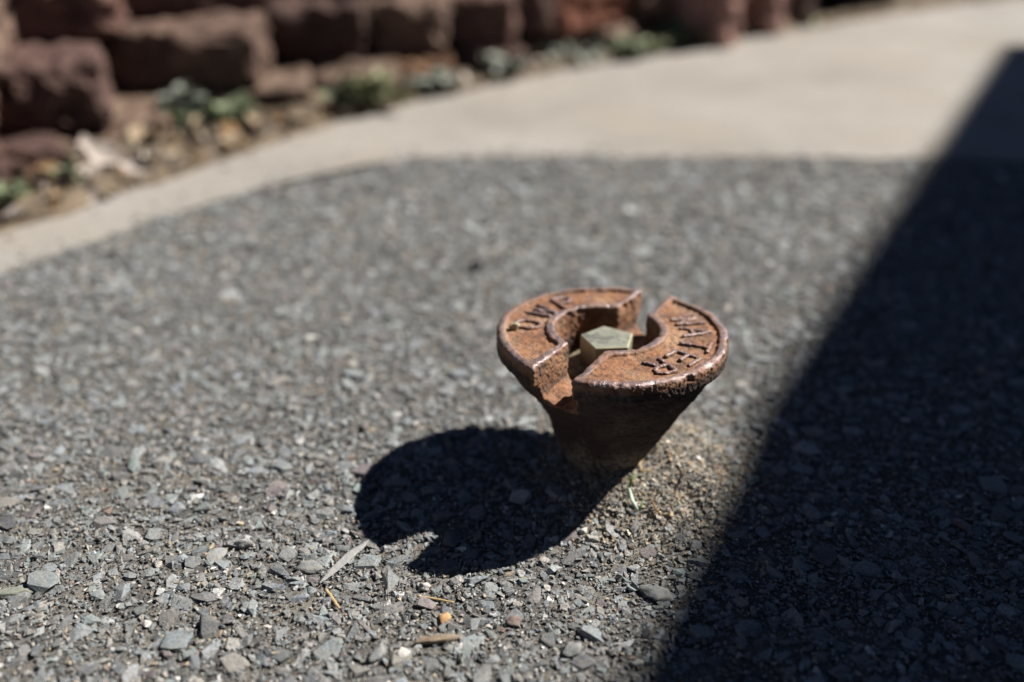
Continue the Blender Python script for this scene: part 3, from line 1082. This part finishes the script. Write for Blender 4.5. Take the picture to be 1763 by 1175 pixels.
# first course, half sunk in the soil
block(-330, -120, 400, Z1, 0.75, zref=0.0)
block(-125, 85, 330, Z1, 0.72, zref=0.0)
block(95, 285, 262, Z1, 0.55, zref=0.0, col=TANB)
block(340, 535, 200, Z1, 0.15, zref=0.0, col=TANB)
block(540, 688, 172, Z1, 0.1, zref=0.0, col=TANB)
block(692, 782, 142, Z1, 0.6, zref=0.0, col=(0.33, 0.19, 0.11))
block(790, 905, 130, Z1, 0.0, zref=0.0)
block(915, 1040, 92, Z1, 0.85, zref=0.0, col=(0.36, 0.26, 0.19))
block(1045, 1125, 82, Z1, 0.85, zref=0.0, col=(0.34, 0.23, 0.17))
block(1130, 1222, 72, Z1, 0.2, zref=0.0)
# second
block(-260, -30, 300, Z2, 0.7)
block(-20, 180, 222, Z2, 0.33)
block(190, 445, 152, Z2, 0.06)
block(472, 632, 106, Z2, 0.1)
block(650, 772, 90, Z2, 0.1)
block(780, 885, 82, Z2, -0.05)
block(890, 955, 66, Z2, 0.1)
block(958, 1088, 50, Z2, 0.8, col=(0.34, 0.14, 0.09))
block(1095, 1220, 30, Z2, 0.5, col=(0.25, 0.16, 0.12))
# upper courses, each set back behind the one below, by the wall's own line
line = [np.array(px((xl + xr) / 2, yb, Z2)[:2]) for xl, xr, yb in ((-600, -400, 440), (-260, -30, 300), (-20, 180, 222), (190, 445, 152), (472, 632, 112), (650, 772, 98), (890, 955, 80), (1095, 1220, 46))]
cum = np.concatenate([[0], np.cumsum([np.linalg.norm(q - p) for p, q in zip(line[:-1], line[1:])])])
for lv, z in enumerate((Z3, Z4, Z5, Z6)):
    t = 0.05 + 0.09 * (lv % 2)
    while t < cum[-1] + 0.0 - 0.11 * lv:
        wd = random.uniform(0.15, 0.19)
        a = np.array([np.interp(t, cum, [q[i] for q in line]) for i in (0, 1)])
        b = np.array([np.interp(t + wd, cum, [q[i] for q in line]) for i in (0, 1)])
        yaw_ = min(0.3, math.atan2(b[1] - a[1], b[0] - a[0]) * 0.6)
        o = obj('block', block_mesh(wd - 0.006, 0.16, 0.062, bi), M['block'], wall)
        nrm = np.array([-math.sin(yaw_), math.cos(yaw_)])
        c = (a + b) / 2 + nrm * (0.08 + 0.085 + 0.05 * lv)
        o.location = Vector((c[0], c[1], z + 0.031)) - WB
        o.rotation_euler = (0, 0, yaw_)
        o.color = (*(np.array(BCOL[bi % 5]) * random.uniform(0.55, 0.8)), 1)
        bi += 1
        t += wd
# soil the wall holds back
wl = np.array([line[0] + (line[0] - line[1]) * 4] + line)


def bank_z(X, Y):
    d = sd_poly(X, Y, wl) - 0.20
    ax = (wl[-1] - wl[-3]) / np.linalg.norm(wl[-1] - wl[-3])
    along = (X - wl[-1][0]) * ax[0] + (Y - wl[-1][1]) * ax[1]
    fade = np.clip((-0.25 - along) / 0.7, 0, 1)
    return -0.06 + 0.40 * np.clip(d / 0.05, 0, 1) * fade + np.clip(d, 0, 0.05) * (0.25 * noise2(X, Y, 9, 14) + 0.1 * noise2(X, Y, 40, 15)) * fade


me, v = grid_mesh('bank', np.arange(-5, 2.0, 0.025), np.arange(-1.0, 7.0, 0.025), bank_z)
tag(obj('bank', me, M['soil']), 'raised soil bank behind the block wall', 'bank', kind='structure')
# the two narrow blocks set on end where the wall stops
block(1232, 1272, 78, -0.02, 0.95, hgt=0.125, dep=0.07, zref=0.0, col=(0.42, 0.25, 0.21))
block(1312, 1350, 58, -0.02, 0.95, hgt=0.125, dep=0.07, zref=0.0, col=(0.42, 0.25, 0.21))
block(1352, 1400, 46, -0.02, 0.3, hgt=0.125, dep=0.07, zref=0.0)

# black plant pot far along the bed
pp = px(1466, 13, 0.01)
pz = float(bed_z(np.array([[pp[0]]]), np.array([[pp[1] + 0.05]]))[0, 0])
pot = empty('plant_pot', (pp[0], pp[1] + 0.075, pz))
tag(pot, 'round black plastic plant pot at the far edge of the path', 'plant pot')


def lathe(name, prof, seg=40):
    V, F = [], []
    for r_, z in prof:
        for k in range(seg):
            V.append((r_ * math.cos(2 * math.pi * k / seg), r_ * math.sin(2 * math.pi * k / seg), z))
    for i in range(len(prof) - 1):
        for k in range(seg):
            F.append((i * seg + k, i * seg + (k + 1) % seg, (i + 1) * seg + (k + 1) % seg, (i + 1) * seg + k))
    F.append(tuple(range(seg))[::-1])
    F.append(tuple((len(prof) - 1) * seg + k for k in range(seg)))
    return new_mesh(name, V, F, True)


obj('wall', lathe('wall', [(0.080, 0.0), (0.088, 0.004), (0.11, 0.17), (0.105, 0.172), (0.100, 0.15)]), M['black_plastic'], pot)
obj('rim', lathe('rim', [(0.1095, 0.160), (0.118, 0.161), (0.119, 0.185), (0.112, 0.187), (0.106, 0.175)]), M['black_plastic'], pot)
obj('potting_soil', lathe('potting_soil', [(0.02, 0.10), (0.0995, 0.151), (0.06, 0.156), (0.01, 0.157)]), M['soil'], pot)


# ------------------------------------------------------------------ litter and weeds of the bed
def bed_at(x, y):
    p = px(x, y, 0.01)
    for _ in range(3):
        z = float(bed_z(np.array([[p[0]]]), np.array([[p[1]]]))[0, 0])
        p = px(x, y, max(z, 0.0))
    return Vector((p[0], p[1], max(z, 0.002)))


def leaf_mesh(name, ln, wd, curl, seed, cup=0.3):
    """one curled leaf blade with a thickness"""
    r = random.Random(seed)
    n, mcols = 8, 5
    V = []
    tw = r.uniform(-0.5, 0.5)
    for i in range(n):
        t = i / (n - 1)
        w_ = wd * (math.sin(math.pi * (0.06 + 0.90 * t)) ** 0.75) * (1 + 0.15 * r.uniform(-1, 1))
        a = curl * (t - 0.3)
        for j in range(mcols):
            s_ = (j / (mcols - 1) - 0.5) * w_
            zz = ln * 0.35 * (math.cos(a * 1.2) - 1) * -0.5 + cup * abs(s_) + tw * s_ * t + r.uniform(-1, 1) * wd * 0.04
            V.append((ln * (math.sin(a) / max(curl, 0.1)), s_, zz))
    F = []
    for i in range(n - 1):
        for j in range(mcols - 1):
            a = i * mcols + j
            F.append((a, a + 1, a + mcols + 1, a + mcols))
    m_ = len(V)
    V += [(x_, y_, z_ - 0.0004) for x_, y_, z_ in V]
    F += [tuple(q + m_ for q in reversed(f)) for f in F]
    return new_mesh(name, V, F, True)


LEAVES = {}
for mat in ('dry_tan', 'dry_pale', 'dry_brown'):
    LEAVES[mat] = []
    for k in range(4):
        me = leaf_mesh('dry_leaf', 0.040, 0.026, 1.2 + 0.5 * k, hash(k) + len(mat) * 7, 0.45)
        me.materials.append(M[mat])
        LEAVES[mat].append(me)


def dry_leaf(x, y, mat, s=1.0, label=None, group='dry leaves littering the planting bed'):
    o = bpy.data.objects.new('dry_leaf', random.choice(LEAVES[mat]))
    COL.objects.link(o)
    o.location = bed_at(x, y) + Vector((0, 0, 0.003))
    s *= 0.66
    o.scale = (s, s, s)
    o.rotation_euler = (random.gauss(0, 0.35), random.gauss(0, 0.3), random.uniform(0, 6.28))
    tag(o, label or {'dry_tan': 'curled tan dry leaf on the soil of the planting bed', 'dry_pale': 'pale bleached dry leaf on the soil of the planting bed',
                     'dry_brown': 'dark brown dry leaf on the soil of the planting bed'}[mat], 'leaf', group)
    return o


for x_, y_, mat, s_ in ((190, 280, 'dry_pale', 1.35), (150, 302, 'dry_pale', 1.1), (245, 295, 'dry_pale', 1.2), (240, 245, 'dry_tan', 1.3), (495, 235, 'dry_pale', 1.7), (440, 245, 'dry_pale', 1.2),
                        (345, 225, 'dry_tan', 1.1), (40, 330, 'dry_pale', 1.4), (50, 290, 'dry_brown', 1.3), (310, 265, 'dry_tan', 1.2), (25, 375, 'dry_pale', 1.2), (560, 205, 'dry_tan', 1.0),
                        (600, 205, 'dry_pale', 0.9), (700, 165, 'dry_pale', 0.9), (850, 125, 'dry_pale', 1.1), (885, 120, 'dry_pale', 1.2), (905, 128, 'dry_pale', 1.0), (935, 118, 'dry_pale', 0.9),
                        (780, 150, 'dry_pale', 0.9), (110, 330, 'dry_tan', 1.3), (150, 345, 'dry_pale', 1.0), (265, 240, 'dry_brown', 1.2), (390, 232, 'dry_brown', 1.0), (90, 305, 'dry_brown', 1.1)):
    dry_leaf(x_, y_, mat, s_)
for k in range(190):
    t = random.random()
    e = EDGE_B[1] + 0
    xx = random.uniform(-150, 1000)
    yb = np.interp(xx, [-300, 0, 300, 520, 730, 980, 1230], [490, 405, 303, 228, 172, 118, 76])
    yt = np.interp(xx, [-300, 0, 95, 285, 340, 535, 690, 780, 905, 1100], [420, 310, 262, 235, 205, 195, 160, 135, 120, 88])
    dry_leaf(xx, yt + (yb - yt) * random.random() ** 0.8, random.choice(['dry_tan', 'dry_tan', 'dry_brown', 'dry_brown', 'dry_pale']), random.uniform(0.35, 0.85))

# crumbs of leaf, bark and rubble over the bed, spilling onto the path's edge
n_ = 26000
x, y = rng.uniform(-0.9, 1.3, n_), rng.uniform(0.35, 2.4, n_)
d = sd_poly(x, y, EDGE_B)
k = (d > -0.11 * rng.random(n_) ** 3.2) & (d < 0.24)
x, y, d = x[k], y[k], d[k]
sz = np.where(d > 0, 0.0018 + 0.0065 * rng.random(len(x)) ** 3, 0.0008 + 0.0022 * rng.random(len(x)) ** 2)
LP = np.array([(0.16, 0.12, 0.08), (0.10, 0.07, 0.045), (0.26, 0.21, 0.15), (0.06, 0.045, 0.03), (0.40, 0.36, 0.31), (0.20, 0.18, 0.16), (0.19, 0.10, 0.05)])
lc = LP[rng.choice(7, len(x), p=[.24, .22, .18, .12, .08, .10, .06])] * rng.uniform(0.7, 1.3, (len(x), 1))
zz = np.maximum(bed_z(x, y), 0.0006) + sz * 0.2
pv, pf, pc = soup(BIG[:10] + SMALL, x, y, zz, sz, *poses(len(x), 0.35), lc)
me = new_mesh('litter', pv, pf)
set_color(me, pc)
tag(obj('litter', me, M['aggregate'], bpy.data.objects['planting_bed']), kind='stuff')

BLADES = {}
for mat in ('leaf_green', 'leaf_grey', 'leaf_yellow'):
    BLADES[mat] = []
    for k in range(3):
        me = leaf_mesh('leaf', 0.030, 0.016, 0.9 + 0.3 * k, 50 + k, 0.25)
        me.materials.append(M[mat])
        BLADES[mat].append(me)


def weed(x, y, hpx, wpx, mat, label, n=22):
    b = bed_at(x, y)
    dpt = depth(b.x, b.y)
    hh, ww = hpx / FPX * dpt, wpx / FPX * dpt
    r_ = empty('weed', b)
    tag(r_, label, 'weed', 'low weeds growing at the foot of the block wall')
    stem_v = []
    for k in range(int(n * 1.7)):
        a = random.uniform(0, 6.28); q = random.random() ** 0.6
        p = Vector((math.cos(a) * ww / 2 * q, math.sin(a) * ww / 3 * q, hh * (0.15 + 0.85 * random.random() * (1 - 0.4 * q))))
        o = bpy.data.objects.new('leaf', random.choice(BLADES[mat]))
        COL.objects.link(o); o.parent = r_
        o.location = p
        s_ = random.uniform(0.4, 0.85) * min(1.0, ww / 0.05)
        o.scale = (s_, s_, s_)
        o.rotation_euler = (random.gauss(0, 0.4), random.gauss(-0.2, 0.4), a)
        stem_v.append(p)
    V, F = [], []
    for p in stem_v:
        mtube = [(0, 0, -0.004), (p.x * 0.5, p.y * 0.5, p.z * 0.65), tuple(p)]
        i0 = len(V)
        for q in mtube:
            for j in range(3):
                V.append((q[0] + 0.0007 * math.cos(j * 2.09), q[1] + 0.0007 * math.sin(j * 2.09), q[2]))
        for i in range(2):
            for j in range(3):
                F.append((i0 + i * 3 + j, i0 + i * 3 + (j + 1) % 3, i0 + i * 3 + 3 + (j + 1) % 3, i0 + i * 3 + 3 + j))
    obj('stems', new_mesh('stems', V, F, True), M['leaf_green'], r_)


weed(318, 210, 62, 70, 'leaf_grey', 'grey green leafy weed in the gap between two low blocks', 40)
weed(395, 215, 40, 90, 'leaf_green', 'dark green weed in front of the tan capped block', 40)
weed(300, 225, 35, 60, 'leaf_green', 'dark green weed at the corner of the sunken tan block', 24)
weed(645, 178, 52, 100, 'leaf_yellow', 'yellow green weed before the half hidden low block', 46)
weed(590, 190, 42, 70, 'leaf_green', 'dark green weed beside the yellow green one', 26)
weed(700, 165, 30, 70, 'leaf_grey', 'grey green weed below the orange tan block', 26)
weed(765, 152, 30, 60, 'leaf_grey', 'grey green weed below the shaded gap in the wall', 22)
weed(985, 108, 26, 90, 'leaf_grey', 'grey green weed before the pale low blocks', 28)
weed(1075, 98, 28, 80, 'leaf_green', 'green weed before the red block', 28)
weed(1180, 80, 34, 90, 'leaf_green', 'bright green weed beside the upright narrow block', 34)
weed(1110, 92, 26, 60, 'leaf_yellow', 'yellow green weed between red block and upright block', 20)
weed(1370, 44, 18, 60, 'leaf_yellow', 'small mossy tuft past the upright narrow blocks', 18)
weed(1290, 60, 12, 50, 'leaf_yellow', 'small mossy tuft between the two upright narrow blocks', 14)
weed(20, 350, 40, 60, 'leaf_green', 'small green weed among the leaf litter at the path edge', 20)
weed(120, 315, 30, 50, 'leaf_green', 'small green weed behind the pale bleached leaves', 16)
weed(870, 122, 24, 70, 'leaf_grey', 'pale grey weed tuft in front of the shaded blocks', 22)

# ------------------------------------------------------------------ unseen board fence, added and bent to throw the ground's shade edge
FH = 1.9
off = SUN_AZ * FH / math.tan(SUN_EL)
corner_px = [(1742, 82), (1318, 735), (1112, 1175)]
fpts = [px(*q)[:2] + off for q in corner_px]
dir2 = (fpts[2] - fpts[1]) / np.linalg.norm(fpts[2] - fpts[1])
fpts[2] = fpts[1] + dir2 * 2.6
fence = empty('shade_fence', (fpts[0][0], fpts[0][1], 0))
tag(fence, 'unseen close boarded fence added to cast the shade over the asphalt', 'fence')


def box(name, x0, x1, y0, y1, z0, z1, mat, parent, bev=0.004):
    bm = bmesh.new()
    bmesh.ops.create_cube(bm, size=1)
    for q in bm.verts:
        q.co = ((x0 + x1) / 2 + q.co.x * (x1 - x0), (y0 + y1) / 2 + q.co.y * (y1 - y0), (z0 + z1) / 2 + q.co.z * (z1 - z0))
    bmesh.ops.bevel(bm, geom=bm.edges[:], offset=bev, segments=2, affect='EDGES')
    me = bpy.data.meshes.new(name)
    bm.to_mesh(me); bm.free()
    return obj(name, me, mat, parent)


bw = 0.14


def fence_run(p0, p1):
    run = (p1 - p0) / np.linalg.norm(p1 - p0)
    nb_ = int(math.ceil(np.linalg.norm(p1 - p0) / bw))
    wd = np.linalg.norm(p1 - p0) / nb_
    side_ = np.array([-run[1], run[0]])
    p0 = p0 + side_ * 0.021
    M4 = Matrix.Translation((p0[0] - fpts[0][0], p0[1] - fpts[0][1], 0)) @ Matrix.Rotation(math.atan2(run[1], run[0]), 4, 'Z')
    board = box('board', 0, wd + 0.012, -0.011, 0.011, -0.03, FH - 0.03, M['fence_wood'], fence, 0.003)
    board.matrix_local = M4
    for k in range(1, nb_):
        o = board.copy(); COL.objects.link(o); o.parent = fence
        o.matrix_local = M4 @ Matrix.Translation((k * wd, 0.0225 * (k % 2), 0))
    L = nb_ * wd
    parts_ = [box('cap_rail', -0.004, L + 0.004, -0.035, 0.058, FH - 0.029, FH, M['fence_wood'], fence)]
    for q in np.linspace(0.02, L - 0.11, 3):
        parts_.append(box('post', q, q + 0.09, 0.035, 0.125, -0.2, FH - 0.05, M['fence_wood'], fence))
    for z in (0.3, 1.4):
        parts_.append(box('rail', 0.0, L, 0.0345, 0.07, z, z + 0.09, M['fence_wood'], fence))
    for o in parts_:
        o.matrix_local = M4


fence_run(fpts[0], fpts[1])
fence_run(fpts[1], fpts[2])
